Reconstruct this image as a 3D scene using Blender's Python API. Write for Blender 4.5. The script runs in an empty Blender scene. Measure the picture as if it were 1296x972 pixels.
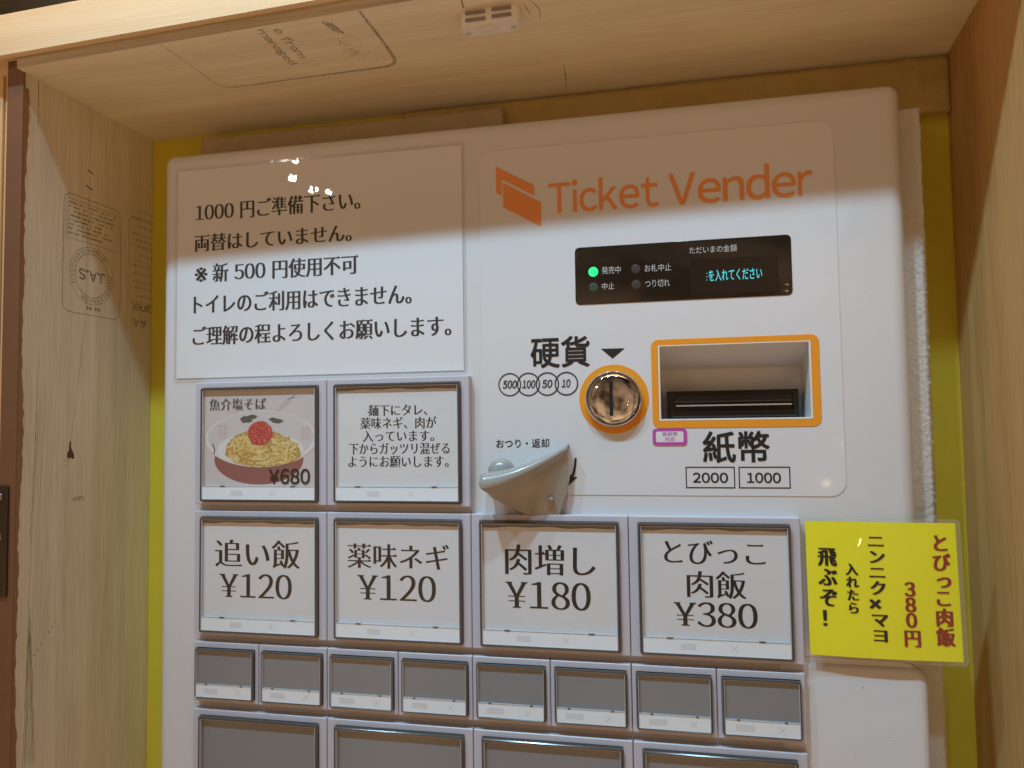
import bpy, bmesh, math, random
from mathutils import Vector, Matrix
random.seed(7)
S = bpy.context.scene
C = S.collection
Z0 = 1.40                                   # height of the top of the button block above the shop floor, metres

# ---------------------------------------------------------------- camera
cam_d = bpy.data.cameras.new('camera'); cam = bpy.data.objects.new('camera', cam_d); C.objects.link(cam)
r = [(0.9777507, 0.01418275, 0.20929025), (-0.02463223, 0.99857193, 0.04740635), (-0.20831902, -0.05150688, 0.97670376)]
right = Vector((r[0][0], r[0][2], -r[0][1])); up = -Vector((r[1][0], r[1][2], -r[1][1])); fwd = Vector((r[2][0], r[2][2], -r[2][1]))
M = Matrix((right, up, -fwd)).transposed().to_4x4()
M.translation = Vector((0.45955, -0.66080, Z0 - 0.04326))
cam.matrix_world = M
cam_d.sensor_width = 36; cam_d.lens = 36 * 939.34 / 1296
cam_d.clip_start = 0.01; cam_d.clip_end = 50
S.camera = cam

# ---------------------------------------------------------------- world: the warm light of the shop around the machine
W = bpy.data.worlds.new('World'); S.world = W; W.use_nodes = True
wn = W.node_tree; wn.nodes.clear()
wo = wn.nodes.new('ShaderNodeOutputWorld'); wb = wn.nodes.new('ShaderNodeBackground')
tc = wn.nodes.new('ShaderNodeTexCoord'); nz = wn.nodes.new('ShaderNodeTexNoise'); nz.inputs['Scale'].default_value = 2.6; nz.inputs['Detail'].default_value = 4
rp = wn.nodes.new('ShaderNodeValToRGB')
rp.color_ramp.elements[0].position = .38; rp.color_ramp.elements[0].color = (.085, .049, .025, 1)
rp.color_ramp.elements[1].position = .64; rp.color_ramp.elements[1].color = (.68, .41, .225, 1)
wn.links.new(tc.outputs['Generated'], nz.inputs['Vector']); wn.links.new(nz.outputs['Fac'], rp.inputs['Fac'])
sx = wn.nodes.new('ShaderNodeSeparateXYZ'); wn.links.new(tc.outputs['Generated'], sx.inputs[0])
gr = wn.nodes.new('ShaderNodeMapRange'); gr.inputs['From Min'].default_value = -.7; gr.inputs['From Max'].default_value = .7; gr.inputs['To Min'].default_value = 1.9; gr.inputs['To Max'].default_value = .12   # the lit floor and counter below, the dim ceiling above
wn.links.new(sx.outputs['Z'], gr.inputs['Value'])
wm = wn.nodes.new('ShaderNodeVectorMath'); wm.operation = 'SCALE'; wn.links.new(rp.outputs['Color'], wm.inputs[0]); wn.links.new(gr.outputs[0], wm.inputs['Scale'])
wn.links.new(wm.outputs[0], wb.inputs['Color']); wb.inputs['Strength'].default_value = .89
wn.links.new(wb.outputs['Background'], wo.inputs['Surface'])

# ---------------------------------------------------------------- lamps of the shop ceiling
def lamp(x, d, y, power, col, size, kind='POINT', name='ceiling_spot'):
    l = bpy.data.lights.new(name, kind); l.energy = power; l.color = col
    l.shadow_soft_size = size
    o = bpy.data.objects.new(name, l); C.objects.link(o); o.location = (x / 1000, d / 1000, Z0 - y / 1000)
    return o
COOL = (.47, .765, 1.0)
def spot(x, d, y, power, aim, size):
    o = lamp(x, d, y, power, COOL, .038, 'SPOT', 'ceiling_spotlight')
    o.data.spot_size = math.radians(size); o.data.spot_blend = 1.0
    v = Vector((aim[0] / 1000, aim[1] / 1000, Z0 - aim[2] / 1000)) - o.location
    o.rotation_euler = v.to_track_quat('-Z', 'Y').to_euler()
spot(-60, -980, -1714, 102, (310, 0, -120), 40)
spot(-640, -980, -1714, 45, (310, 0, -120), 36)
spot(520, -980, -1714, 56, (310, 0, -120), 42)
strip = lamp(300, -168, -430, .21, (1.0, .60, .27), .0, 'AREA', 'warm_strip_lamp')      # the lamp strip over the fascia
strip.data.shape = 'RECTANGLE'; strip.data.size = 1.15; strip.data.size_y = .02; strip.data.spread = math.radians(64)
strip.rotation_euler = Vector((0, .057, -.108)).to_track_quat('-Z', 'Y').to_euler()
for x, d, y in ((-560, -1320, -640), (-640, -1340, -690), (-480, -1300, -610), (-720, -1500, -800)):
    lamp(x, d, y, .8, (1, .95, .88), .007, name='far_spot')
for x, d, y in ((820, -1250, 200), (900, -1400, 110)):
    lamp(x, d, y, .08, (1, .72, .30), .008, name='far_bulb')

S.view_settings.view_transform = 'Standard'; S.view_settings.look = 'None'
S.view_settings.exposure = 0.0; S.view_settings.gamma = 1.0
S.render.engine = 'CYCLES'
S.cycles.use_denoising = True
S.cycles.transparent_max_bounces = 16
S.cycles.max_bounces = 8

# ================================================================ helpers
def P(x, y, d): return Vector((x / 1000, d / 1000, Z0 - y / 1000))     # x right, y down, d into the wall; millimetres
ORG = {}
def org(o): return ORG.get(o.name, Vector((0, 0, 0))) if o else Vector((0, 0, 0))

def link(name, me, parent=None, mats=()):
    """me has world coordinates; the object keeps its thing's origin"""
    o = bpy.data.objects.new(name, me); C.objects.link(o)
    for m in mats: me.materials.append(m)
    g = org(parent)
    if parent:
        me.transform(Matrix.Translation(-g)); o.parent = parent; ORG[o.name] = g
    return o
def bmobj(name, bm, mat, parent=None, smooth=False, angle=None):
    me = bpy.data.meshes.new(name)
    bmesh.ops.recalc_face_normals(bm, faces=bm.faces[:])
    bm.to_mesh(me); bm.free()
    mats = mat if isinstance(mat, (list, tuple)) else [mat]
    if smooth:
        for p in me.polygons: p.use_smooth = True
        if angle is not None: me.set_sharp_from_angle(angle=math.radians(angle))
    return link(name, me, parent, mats)
def islands(name, bm, mat, parent):
    """one part per separate mark"""
    bm.verts.ensure_lookup_table(); seen = set()
    for v0 in bm.verts[:]:
        if v0 in seen: continue
        st = [v0]; seen.add(v0); fs = set()
        while st:
            v = st.pop()
            for f_ in v.link_faces:
                fs.add(f_)
                for w in f_.verts:
                    if w not in seen: seen.add(w); st.append(w)
        if not fs: continue
        b2 = bmesh.new(); mp = {}
        for f_ in fs:
            for v in f_.verts:
                if v not in mp: mp[v] = b2.verts.new(v.co)
            b2.faces.new([mp[v] for v in f_.verts])
        bmobj(name, b2, mat, parent)
    bm.free()
def recentre(o, p):
    """move a top-level mesh's origin to p"""
    o.data.transform(Matrix.Translation(-p)); o.location = p; ORG[o.name] = p
    return o
def tag(o, label, cat, group=None):
    o['label'] = label; o['category'] = cat
    if group: o['group'] = group
    return o
def thing(name, loc, label, cat):
    o = bpy.data.objects.new(name, None); C.objects.link(o); o.location = loc; ORG[o.name] = Vector(loc)
    o.empty_display_size = .05
    return tag(o, label, cat)

def rr(x0, y0, x1, y1, rad, n=6):
    """rounded rectangle loop in (x, y); rad: one radius or four (TL, TR, BR, BL)"""
    R = rad if isinstance(rad, (list, tuple)) else (rad,) * 4
    out = []
    for (cx, cy, a0, q) in ((x0 + R[0], y0 + R[0], 180, R[0]), (x1 - R[1], y0 + R[1], 270, R[1]), (x1 - R[2], y1 - R[2], 0, R[2]), (x0 + R[3], y1 - R[3], 90, R[3])):
        for k in range(n + 1):
            a = math.radians(a0 + 90 * k / n)
            out.append((cx + q * math.cos(a), cy + q * math.sin(a)))
    return out
def rrf(x0, y0, x1, y1, rad, n=6):
    R = rad if isinstance(rad, (list, tuple)) else (rad,) * 4
    return lambda t: rr(x0 + t, y0 + t, x1 - t, y1 - t, [max(q - t, .4) for q in R], n)
def circle(cx, cy, q, n=48): return [(cx + q * math.cos(2 * math.pi * k / n), cy + q * math.sin(2 * math.pi * k / n)) for k in range(n)]
def ring_verts(bm, loop, d, f=None): return [bm.verts.new((f or P)(x, y, d)) for x, y in loop]
def bridge(bm, a, b):
    n = len(a)
    for i in range(n):
        try: bm.faces.new((a[i], a[(i + 1) % n], b[(i + 1) % n], b[i]))
        except ValueError: pass
def inset(loop, t):
    """move a convex loop inwards by t along its vertex normals"""
    n = len(loop); out = []
    cx = sum(p[0] for p in loop) / n; cy = sum(p[1] for p in loop) / n
    for i in range(n):
        ax, ay = loop[i - 1]; bx, by = loop[(i + 1) % n]
        tx, ty = bx - ax, by - ay; L = math.hypot(tx, ty) or 1
        nx, ny = ty / L, -tx / L
        if nx * (loop[i][0] - cx) + ny * (loop[i][1] - cy) < 0: nx, ny = -nx, -ny
        out.append((loop[i][0] - nx * t, loop[i][1] - ny * t))
    return out
def plate(bm, loop, d0, d1, bev=0.0, holes=(), hole_depth=None, nb=4, back=True, f=None):
    """solid plate: front at d0 (nearer the viewer), back at d1, rounded front edge, optional holes"""
    rings = []
    shrink = loop if callable(loop) else (lambda t: inset(loop, t))
    if callable(loop): loop = loop(0)
    if bev > 0:
        for k in range(nb + 1):
            a = math.pi / 2 * k / nb
            rings.append(ring_verts(bm, shrink(bev * (1 - math.sin(a))), d0 + bev * (1 - math.cos(a)), f))
    else: rings.append(ring_verts(bm, loop, d0, f))
    rings.append(ring_verts(bm, loop, d1, f))
    for a, b in zip(rings, rings[1:]): bridge(bm, a, b)
    front = rings[0]
    if not holes:
        bm.faces.new(front)
    else:
        es = [bm.edges.get((front[i], front[(i + 1) % len(front)])) for i in range(len(front))]
        for h in holes:
            hv = ring_verts(bm, h, d0, f); hb = ring_verts(bm, h, hole_depth if hole_depth is not None else d1, f)
            bridge(bm, hv, hb)
            es += [bm.edges.get((hv[i], hv[(i + 1) % len(hv)])) for i in range(len(hv))]
        bmesh.ops.triangle_fill(bm, use_beauty=True, use_dissolve=False, edges=es)
    if back and not holes: bm.faces.new(rings[-1])
    return bm
def ringplate(bm, outer, inner, d0, d1, bev=0.0, din=None, f=None):
    """frame between two loops with the same vertex count"""
    if bev:
        o0 = ring_verts(bm, inset(outer, bev), d0, f); o1 = ring_verts(bm, outer, d0 + bev, f)
        i0 = ring_verts(bm, inset(inner, -bev), d0, f); i1 = ring_verts(bm, inner, d0 + bev, f)
        bridge(bm, o0, o1); bridge(bm, i0, i1)
    else:
        o0 = o1 = ring_verts(bm, outer, d0, f); i0 = i1 = ring_verts(bm, inner, d0, f)
    bridge(bm, o0, i0)
    o2 = ring_verts(bm, outer, d1, f); i2 = ring_verts(bm, inner, d1 if din is None else din, f)
    bridge(bm, o1, o2); bridge(bm, i1, i2)
    return bm
def boxm(bm, x0, x1, y0, y1, d0, d1, bev=0.0, f=None):
    F = f or P
    vs = [bm.verts.new(F(x, y, d)) for x in (x0, x1) for y in (y0, y1) for d in (d0, d1)]
    fs = [bm.faces.new([vs[i] for i in q]) for q in ((0, 1, 3, 2), (4, 6, 7, 5), (0, 4, 5, 1), (2, 3, 7, 6), (0, 2, 6, 4), (1, 5, 7, 3))]
    if bev:
        es = list({e for q in fs for e in q.edges})
        bmesh.ops.bevel(bm, geom=es, offset=bev / 1000, segments=2, affect='EDGES', profile=.6)
    return bm
def flat(bm, loop, d, f=None):
    return bm.faces.new([bm.verts.new((f or P)(x, y, d)) for x, y in loop])
def stroke(bm, pts, w, d, f=None, closed=False):
    """flat ribbon of width w (number or list) along pts"""
    n = len(pts); L = []; R_ = []
    for i, (x, y) in enumerate(pts):
        if closed: a, b = pts[i - 1], pts[(i + 1) % n]
        else: a, b = pts[max(i - 1, 0)], pts[min(i + 1, n - 1)]
        tx, ty = b[0] - a[0], b[1] - a[1]; q = math.hypot(tx, ty) or 1
        ww = (w[i] if isinstance(w, (list, tuple)) else w) / 2
        L.append(bm.verts.new((f or P)(x - ty / q * ww, y + tx / q * ww, d))); R_.append(bm.verts.new((f or P)(x + ty / q * ww, y - tx / q * ww, d)))
    for i in range(n if closed else n - 1):
        j = (i + 1) % n
        bm.faces.new((L[i], L[j], R_[j], R_[i]))

# ================================================================ materials
def new_mat(name):
    m = bpy.data.materials.new(name); m.use_nodes = True
    nt = m.node_tree; b = nt.nodes['Principled BSDF']
    return m, nt, b
def simple(name, col, rough=.5, metal=0.0, coat=0.0, var=.04, vscale=30, bump=0.0, bscale=600, spec=None):
    m, nt, b = new_mat(name)
    N = nt.nodes.new; K = nt.links.new
    tcn = N('ShaderNodeTexCoord'); nz = N('ShaderNodeTexNoise'); nz.inputs['Scale'].default_value = vscale; nz.inputs['Detail'].default_value = 4
    K(tcn.outputs['Object'], nz.inputs['Vector'])
    mr = N('ShaderNodeMapRange'); mr.inputs['To Min'].default_value = 1 - var; mr.inputs['To Max'].default_value = 1 + var
    K(nz.outputs['Fac'], mr.inputs['Value'])
    mx = N('ShaderNodeMix'); mx.data_type = 'RGBA'; mx.blend_type = 'MULTIPLY'; mx.inputs[0].default_value = 1
    mx.inputs[6].default_value = (*col, 1); K(mr.outputs['Result'], mx.inputs[7]); K(mx.outputs[2], b.inputs['Base Color'])
    b.inputs['Roughness'].default_value = rough; b.inputs['Metallic'].default_value = metal; b.inputs['Coat Weight'].default_value = coat
    b.inputs['Coat Roughness'].default_value = .05
    if spec is not None: b.inputs['Specular IOR Level'].default_value = spec
    if bump:
        n2 = N('ShaderNodeTexNoise'); n2.inputs['Scale'].default_value = bscale; n2.inputs['Detail'].default_value = 3; K(tcn.outputs['Object'], n2.inputs['Vector'])
        bp = N('ShaderNodeBump'); bp.inputs['Strength'].default_value = bump; bp.inputs['Distance'].default_value = .001
        K(n2.outputs['Fac'], bp.inputs['Height']); K(bp.outputs['Normal'], b.inputs['Normal'])
    return m
def wood(name, c0, c1, grain, rough=.6, fib=1.0, blotch=.3, saw=0.0, seed=0.0):
    """pale sawn wood; grain = axis (0 x, 1 y, 2 z) the fibres run along"""
    m, nt, b = new_mat(name); N = nt.nodes.new; K = nt.links.new
    tcn = N('ShaderNodeTexCoord')
    def noise(sc_across, sc_along, det=5, rough_=.6):
        mp = N('ShaderNodeMapping'); s = [sc_across] * 3; s[grain] = sc_along
        mp.inputs['Scale'].default_value = s; mp.inputs['Location'].default_value = (seed, seed * 1.7, seed * .6)
        n = N('ShaderNodeTexNoise'); n.inputs['Scale'].default_value = 1; n.inputs['Detail'].default_value = det; n.inputs['Roughness'].default_value = rough_
        n.inputs['Distortion'].default_value = .4
        K(tcn.outputs['Object'], mp.inputs['Vector']); K(mp.outputs['Vector'], n.inputs['Vector']); return n
    g = noise(38, 1.6, 4); fi = noise(620, 16, 4); bl = noise(9, 5, 3)
    def math_(op, a, bb):
        q = N('ShaderNodeMath'); q.operation = op
        for i, v in enumerate((a, bb)):
            if isinstance(v, (int, float)): q.inputs[i].default_value = v
            else: K(v, q.inputs[i])
        return q.outputs[0]
    v = math_('ADD', math_('MULTIPLY', g.outputs['Fac'], .55), math_('ADD', math_('MULTIPLY', fi.outputs['Fac'], .30 * fib), math_('MULTIPLY', bl.outputs['Fac'], blotch)))
    h = fi.outputs['Fac']
    if saw:
        mp = N('ShaderNodeMapping'); s = [14] * 3; s[grain] = 170; mp.inputs['Scale'].default_value = s; mp.inputs['Rotation'].default_value = (.12, .1, .1)
        sn = N('ShaderNodeTexNoise'); sn.inputs['Scale'].default_value = 1; sn.inputs['Detail'].default_value = 2
        K(tcn.outputs['Object'], mp.inputs['Vector']); K(mp.outputs['Vector'], sn.inputs['Vector'])
        v = math_('ADD', v, math_('MULTIPLY', math_('SUBTRACT', sn.outputs['Fac'], .5), saw)); h = math_('ADD', h, math_('MULTIPLY', sn.outputs['Fac'], .35))
    rp = N('ShaderNodeValToRGB'); rp.color_ramp.elements[0].position = .42; rp.color_ramp.elements[0].color = (*c0, 1)
    rp.color_ramp.elements[1].position = .74; rp.color_ramp.elements[1].color = (*c1, 1)
    K(v, rp.inputs['Fac']); K(rp.outputs['Color'], b.inputs['Base Color'])
    b.inputs['Roughness'].default_value = rough; b.inputs['Specular IOR Level'].default_value = .25
    bp = N('ShaderNodeBump'); bp.inputs['Strength'].default_value = .35; bp.inputs['Distance'].default_value = .0006
    K(h, bp.inputs['Height']); K(bp.outputs['Normal'], b.inputs['Normal'])
    return m
def ink(name, col, fade=.35, scale=900):
    """worn printed ink: patchy cover over the wood"""
    m, nt, b = new_mat(name); N = nt.nodes.new; K = nt.links.new
    b.inputs['Base Color'].default_value = (*col, 1); b.inputs['Roughness'].default_value = .7
    tr = N('ShaderNodeBsdfTransparent'); mx = N('ShaderNodeMixShader'); tcn = N('ShaderNodeTexCoord'); n = N('ShaderNodeTexNoise')
    n.inputs['Scale'].default_value = scale; n.inputs['Detail'].default_value = 3; K(tcn.outputs['Object'], n.inputs['Vector'])
    mr = N('ShaderNodeMapRange'); mr.inputs['From Min'].default_value = .35; mr.inputs['From Max'].default_value = .65
    mr.inputs['To Min'].default_value = max(0, 1 - fade * 2); mr.inputs['To Max'].default_value = 1 - fade * .6
    K(n.outputs['Fac'], mr.inputs['Value']); K(mr.outputs['Result'], mx.inputs['Fac'])
    K(tr.outputs[0], mx.inputs[1]); K(b.outputs[0], mx.inputs[2]); K(mx.outputs[0], nt.nodes['Material Output'].inputs['Surface'])
    return m
def clear(name, tint=(1, 1, 1), gloss_rough=.04, bump=.0, bscale=60, amount=1.0, haze=0.0):
    """thin clear plastic sheet: transparent with a fresnel gloss"""
    m, nt, b = new_mat(name); N = nt.nodes.new; K = nt.links.new; nt.nodes.remove(b)
    tr = N('ShaderNodeBsdfTransparent'); tr.inputs['Color'].default_value = (*tint, 1)
    gl = N('ShaderNodeBsdfGlossy'); gl.inputs['Roughness'].default_value = gloss_rough
    fr = N('ShaderNodeLayerWeight'); fr.inputs['Blend'].default_value = .5
    po = N('ShaderNodeMath'); po.operation = 'POWER'; po.inputs[1].default_value = 5; K(fr.outputs['Facing'], po.inputs[0])
    mu = N('ShaderNodeMath'); mu.operation = 'MULTIPLY_ADD'; mu.inputs[1].default_value = .9 * amount; mu.inputs[2].default_value = .045 * amount
    mx = N('ShaderNodeMixShader'); K(po.outputs[0], mu.inputs[0]); K(mu.outputs[0], mx.inputs['Fac'])
    base = tr.outputs[0]
    if haze:
        df = N('ShaderNodeBsdfDiffuse'); df.inputs['Color'].default_value = (.85, .85, .85, 1); m2 = N('ShaderNodeMixShader'); m2.inputs['Fac'].default_value = haze
        K(tr.outputs[0], m2.inputs[1]); K(df.outputs[0], m2.inputs[2]); base = m2.outputs[0]
    K(base, mx.inputs[1]); K(gl.outputs[0], mx.inputs[2]); K(mx.outputs[0], nt.nodes['Material Output'].inputs['Surface'])
    if bump:
        tcn = N('ShaderNodeTexCoord'); n = N('ShaderNodeTexNoise'); n.inputs['Scale'].default_value = bscale; n.inputs['Detail'].default_value = 2.5
        K(tcn.outputs['Object'], n.inputs['Vector']); bp = N('ShaderNodeBump'); bp.inputs['Strength'].default_value = bump; bp.inputs['Distance'].default_value = .002
        K(n.outputs['Fac'], bp.inputs['Height']); K(bp.outputs['Normal'], gl.inputs['Normal'])
    return m
def glow(name, col, s):
    m, nt, b = new_mat(name); b.inputs['Base Color'].default_value = (*[c * .3 for c in col], 1)
    b.inputs['Emission Color'].default_value = (*col, 1); b.inputs['Emission Strength'].default_value = s; b.inputs['Roughness'].default_value = .2
    return m

WHITE = simple('white_enamel', (.695, .69, .685), .22, coat=.25, var=.015, vscale=6, bump=.03, bscale=260)
FILMW = simple('white_control_film', (.715, .71, .71), .16, coat=.3, var=.012, vscale=5, bump=.035, bscale=120)
EDGE = simple('film_edge', (.66, .64, .62), .4)
FRAME = simple('lilac_grey_plastic', (.56, .54, .585), .38, var=.02, bump=.05, bscale=900)
CAVITY = simple('dark_grey_cavity', (.25, .255, .26), .6)
RIM = simple('smoky_acrylic_edge', (.075, .062, .052), .10, coat=.6)
RIMHI = simple('clear_acrylic_bevel', (.55, .55, .55), .06, coat=1.0)
PAPER = simple('card_paper', (.72, .72, .715), .75, var=.03, vscale=40, bump=.05, bscale=300)
STRIP = simple('label_strip_paper', (.84, .91, .95), .5, var=.02)
BLACK = simple('black_print', (.018, .014, .012), .5)
GREYINK = simple('grey_print', (.10, .095, .09), .5)
PALEINK = simple('pale_print', (.72, .765, .79), .5)
CROSSINK = simple('grey_cross_print', (.52, .55, .57), .5)
ORANGE = simple('orange_print', (.86, .33, .025), .3, coat=.2, var=.02)
ORANGE_DULL = simple('orange_logo_print', (.82, .30, .085), .3, coat=.2, var=.03)
MAGENTA = simple('magenta_print', (.50, .075, .38), .4)
DISP = simple('display_black_acrylic', (.022, .014, .009), .08, coat=.4, var=.0)
DTEXT = simple('display_print', (.55, .54, .52), .5)
LAMPOFF = simple('unlit_lamp', (.06, .05, .045), .3)
LAMPOFFG = simple('unlit_green_lamp', (.05, .085, .055), .3)
GREEN = glow('lit_green_lamp', (.03, 1.0, .28), 1.0)
CYAN = glow('dot_display', (.10, .75, .85), .75)
CHROME = simple('chrome', (.62, .62, .635), .06, metal=1.0, var=.03, bump=.02, bscale=120)
SLOT = simple('slot_dark', (.008, .006, .005), .5)
GLOSSBLK = simple('glossy_black_plastic', (.012, .008, .006), .12, coat=.5)
LEVER = simple('warm_grey_plastic', (.35, .335, .305), .22, coat=.15, var=.02)
INWHITE = simple('recess_plastic', (.66, .66, .64), .4, var=.03)
PLY = wood('pale_plywood', (.60, .50, .35), (.84, .765, .59), 2, fib=1.5, blotch=.22, seed=1.0)
PLYX = wood('pale_plywood_ceiling', (.72, .62, .44), (.90, .835, .65), 0, fib=1.35, blotch=.25, seed=3.0)
SAWN = wood('brown_sawn_wood', (.33, .185, .060), (.62, .38, .15), 2, fib=2.1, blotch=.25, saw=.05, seed=5.0)
FASC = wood('planed_pale_wood', (.74, .57, .34), (.86, .71, .47), 0, fib=.5, blotch=.25, seed=8.0)
POST = wood('pale_post_wood', (.70, .47, .22), (.86, .63, .34), 2, seed=9.0)
PLYEDGE = wood('plywood_edge', (.34, .28, .19), (.60, .52, .38), 0, fib=1.6, seed=11.0)
BROWN = simple('brown_paint', (.22, .105, .055), .45, var=.12, vscale=60, bump=.15, bscale=500)
RUST = simple('overrun_brown_paint', (.30, .14, .055), .6, var=.3, vscale=300)
YELLOW = simple('yellow_wall_paint', (.70, .60, .045), .6, var=.06, vscale=20, bump=.2, bscale=220)
DARKVOID = simple('dark_void_fill', (.10, .07, .03), .7, var=.2)
BRONZE = simple('dark_bronze_metal', (.10, .075, .05), .35, metal=.8, var=.1)
STEEL = simple('screw_steel', (.45, .42, .38), .3, metal=1.0)
PLASTIC = simple('white_plastic', (.80, .78, .74), .35, var=.02)
GREYSTEEL = simple('grey_steel_plate', (.30, .27, .235), .4, metal=.4)
INKW = ink('stamp_ink', (.07, .055, .035), .42)
INKF = ink('faded_stamp_ink', (.09, .07, .045), .60)
INKB = ink('bold_stamp_ink', (.08, .062, .04), .30)
CRACK = simple('wood_crack', (.25, .165, .09), .9)
BARK = simple('knot_bark', (.105, .060, .028), .8, var=.4, vscale=400)
YPAPER = simple('yellow_paper', (.93, .84, .020), .6, var=.02)
REDPR = simple('dark_red_print', (.33, .035, .022), .5)
FILM = clear('laminate_film', gloss_rough=.012, bump=.055, bscale=48, amount=1.0)
FILMEDGE = clear('laminate_border', tint=(.99, .98, .97), gloss_rough=.08, bump=.25, bscale=50, haze=.12)
PANE = clear('button_cover', gloss_rough=.03, bump=.06, bscale=25, amount=1.0)
m_, nt_, b_ = new_mat('bubble_foam'); BUBBLE = m_
b_.inputs['Base Color'].default_value = (.93, .93, .91, 1); b_.inputs['Roughness'].default_value = .22; b_.inputs['Coat Weight'].default_value = .5
t_ = nt_.nodes.new('ShaderNodeTexCoord'); v_ = nt_.nodes.new('ShaderNodeTexNoise'); v_.inputs['Scale'].default_value = 260; v_.inputs['Detail'].default_value = 4
nt_.links.new(t_.outputs['Object'], v_.inputs['Vector']); p_ = nt_.nodes.new('ShaderNodeBump'); p_.inputs['Strength'].default_value = .8; p_.inputs['Distance'].default_value = .0016
nt_.links.new(v_.outputs['Fac'], p_.inputs['Height']); nt_.links.new(p_.outputs['Normal'], b_.inputs['Normal'])

# ================================================================ lettering (Blender's own built-in font, reshaped)
FW = {c: chr(ord(c) + 0xFEE0) for c in map(chr, range(0x21, 0x7F))}; FW['\u00a5'] = '\uffe5'
_cache = {}
def raw_glyph(ch):
    if ch in _cache: return _cache[ch]
    c = bpy.data.curves.new('tmp', 'FONT'); c.body = FW.get(ch, ch); c.size = 1.0
    o = bpy.data.objects.new('tmp', c); C.objects.link(o)
    dg = bpy.context.evaluated_depsgraph_get(); dg.update()
    k = o.evaluated_get(dg).to_curve(dg)
    loops = []
    for s in k.splines:
        bp = s.bezier_points; n = len(bp); pts = []
        for i in range(n):
            a, b = bp[i], bp[(i + 1) % n]
            p0, p1, p2, p3 = a.co, a.handle_right, b.handle_left, b.co
            straight = abs((p1 - p0).cross(p3 - p0).length) < 1e-5 and abs((p2 - p0).cross(p3 - p0).length) < 1e-5
            m = 1 if straight else 5
            for j in range(m):
                t = j / m; q = p0 * (1 - t) ** 3 + p1 * 3 * t * (1 - t) ** 2 + p2 * 3 * t * t * (1 - t) + p3 * t ** 3
                if not pts or math.hypot(q.x - pts[-1][0], q.y - pts[-1][1]) > 1e-4: pts.append((q.x, q.y))
        if len(pts) > 2: loops.append(pts)
    bpy.data.objects.remove(o); bpy.data.curves.remove(c)
    _cache[ch] = loops
    return loops
EM = None
def area(l): return .5 * sum(l[i - 1][0] * l[i][1] - l[i][0] * l[i - 1][1] for i in range(len(l)))
def offset(loops, dx, dy):
    """move the outline outwards by dx where it faces sideways and dy where it faces up or down"""
    if not loops: return loops
    big = max(loops, key=lambda l: abs(area(l))); sg = 1 if area(big) > 0 else -1
    out = []
    for l in loops:
        n = len(l); ed = []
        for i in range(n):
            a, b = l[i], l[(i + 1) % n]; tx, ty = b[0] - a[0], b[1] - a[1]; L = math.hypot(tx, ty) or 1e-9
            nx, ny = sg * ty / L, -sg * tx / L
            ed.append((nx, ny, nx * nx * dx + ny * ny * dy))
        q = []
        for i in range(n):
            (ax, ay, ad), (bx, by, bd) = ed[i - 1], ed[i]
            det = ax * by - ay * bx
            if abs(det) > .35:
                ox = (ad * by - ay * bd) / det; oy = (ax * bd - ad * bx) / det
                L = math.hypot(ox, oy); mx = 2.0 * max(abs(dx), abs(dy))
                if L > mx: ox, oy = ox * mx / L, oy * mx / L
            else:
                sx, sy = ax + bx, ay + by; L = math.hypot(sx, sy) or 1; ox, oy = sx / L * (ad + bd) / 2, sy / L * (ad + bd) / 2
            q.append((l[i][0] + ox, l[i][1] + oy))
        out.append(q)
    return out
def uroko(loops):
    """the small triangles that sit on the right end of thin level strokes"""
    tri = []
    if not loops: return tri
    big = max(loops, key=lambda l: abs(area(l))); sg = 1 if area(big) > 0 else -1
    for l in loops:
        n = len(l)
        if n < 4: continue
        for i in range(n):
            a, b = l[i], l[(i + 1) % n]; tx, ty = b[0] - a[0], b[1] - a[1]
            if not (.012 < abs(ty) < .062 and abs(tx) < .3 * abs(ty)): continue
            if sg * ty <= 0: continue
            pa, nb = l[i - 1], l[(i + 2) % n]
            if abs(a[1] - pa[1]) < .22 * abs(a[0] - pa[0]) and abs(nb[1] - b[1]) < .22 * abs(nb[0] - b[0]) and a[0] - pa[0] > .10 and b[0] - nb[0] > .10 or \
               abs(a[1] - pa[1]) < .22 * abs(a[0] - pa[0]) and abs(nb[1] - b[1]) < .22 * abs(nb[0] - b[0]) and abs(a[0] - pa[0]) > .10 and abs(b[0] - nb[0]) > .10 and min(pa[0], nb[0]) < min(a[0], b[0]):
                x = max(a[0], b[0]); y0 = min(a[1], b[1]); y1 = max(a[1], b[1])
                tri.append([(x + .012, y0), (x - .045, y1 + .055), (x - .11, y1 - .002), (x - .11, y0)])
    return tri
SERIF1 = lambda x0, x1, y: [(x0, y), (x1, y), (x1, y + .028), (x0, y + .028)]
LATIN = set(map(chr, range(0x21, 0x7F))) | {'\u00a5'}
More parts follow.
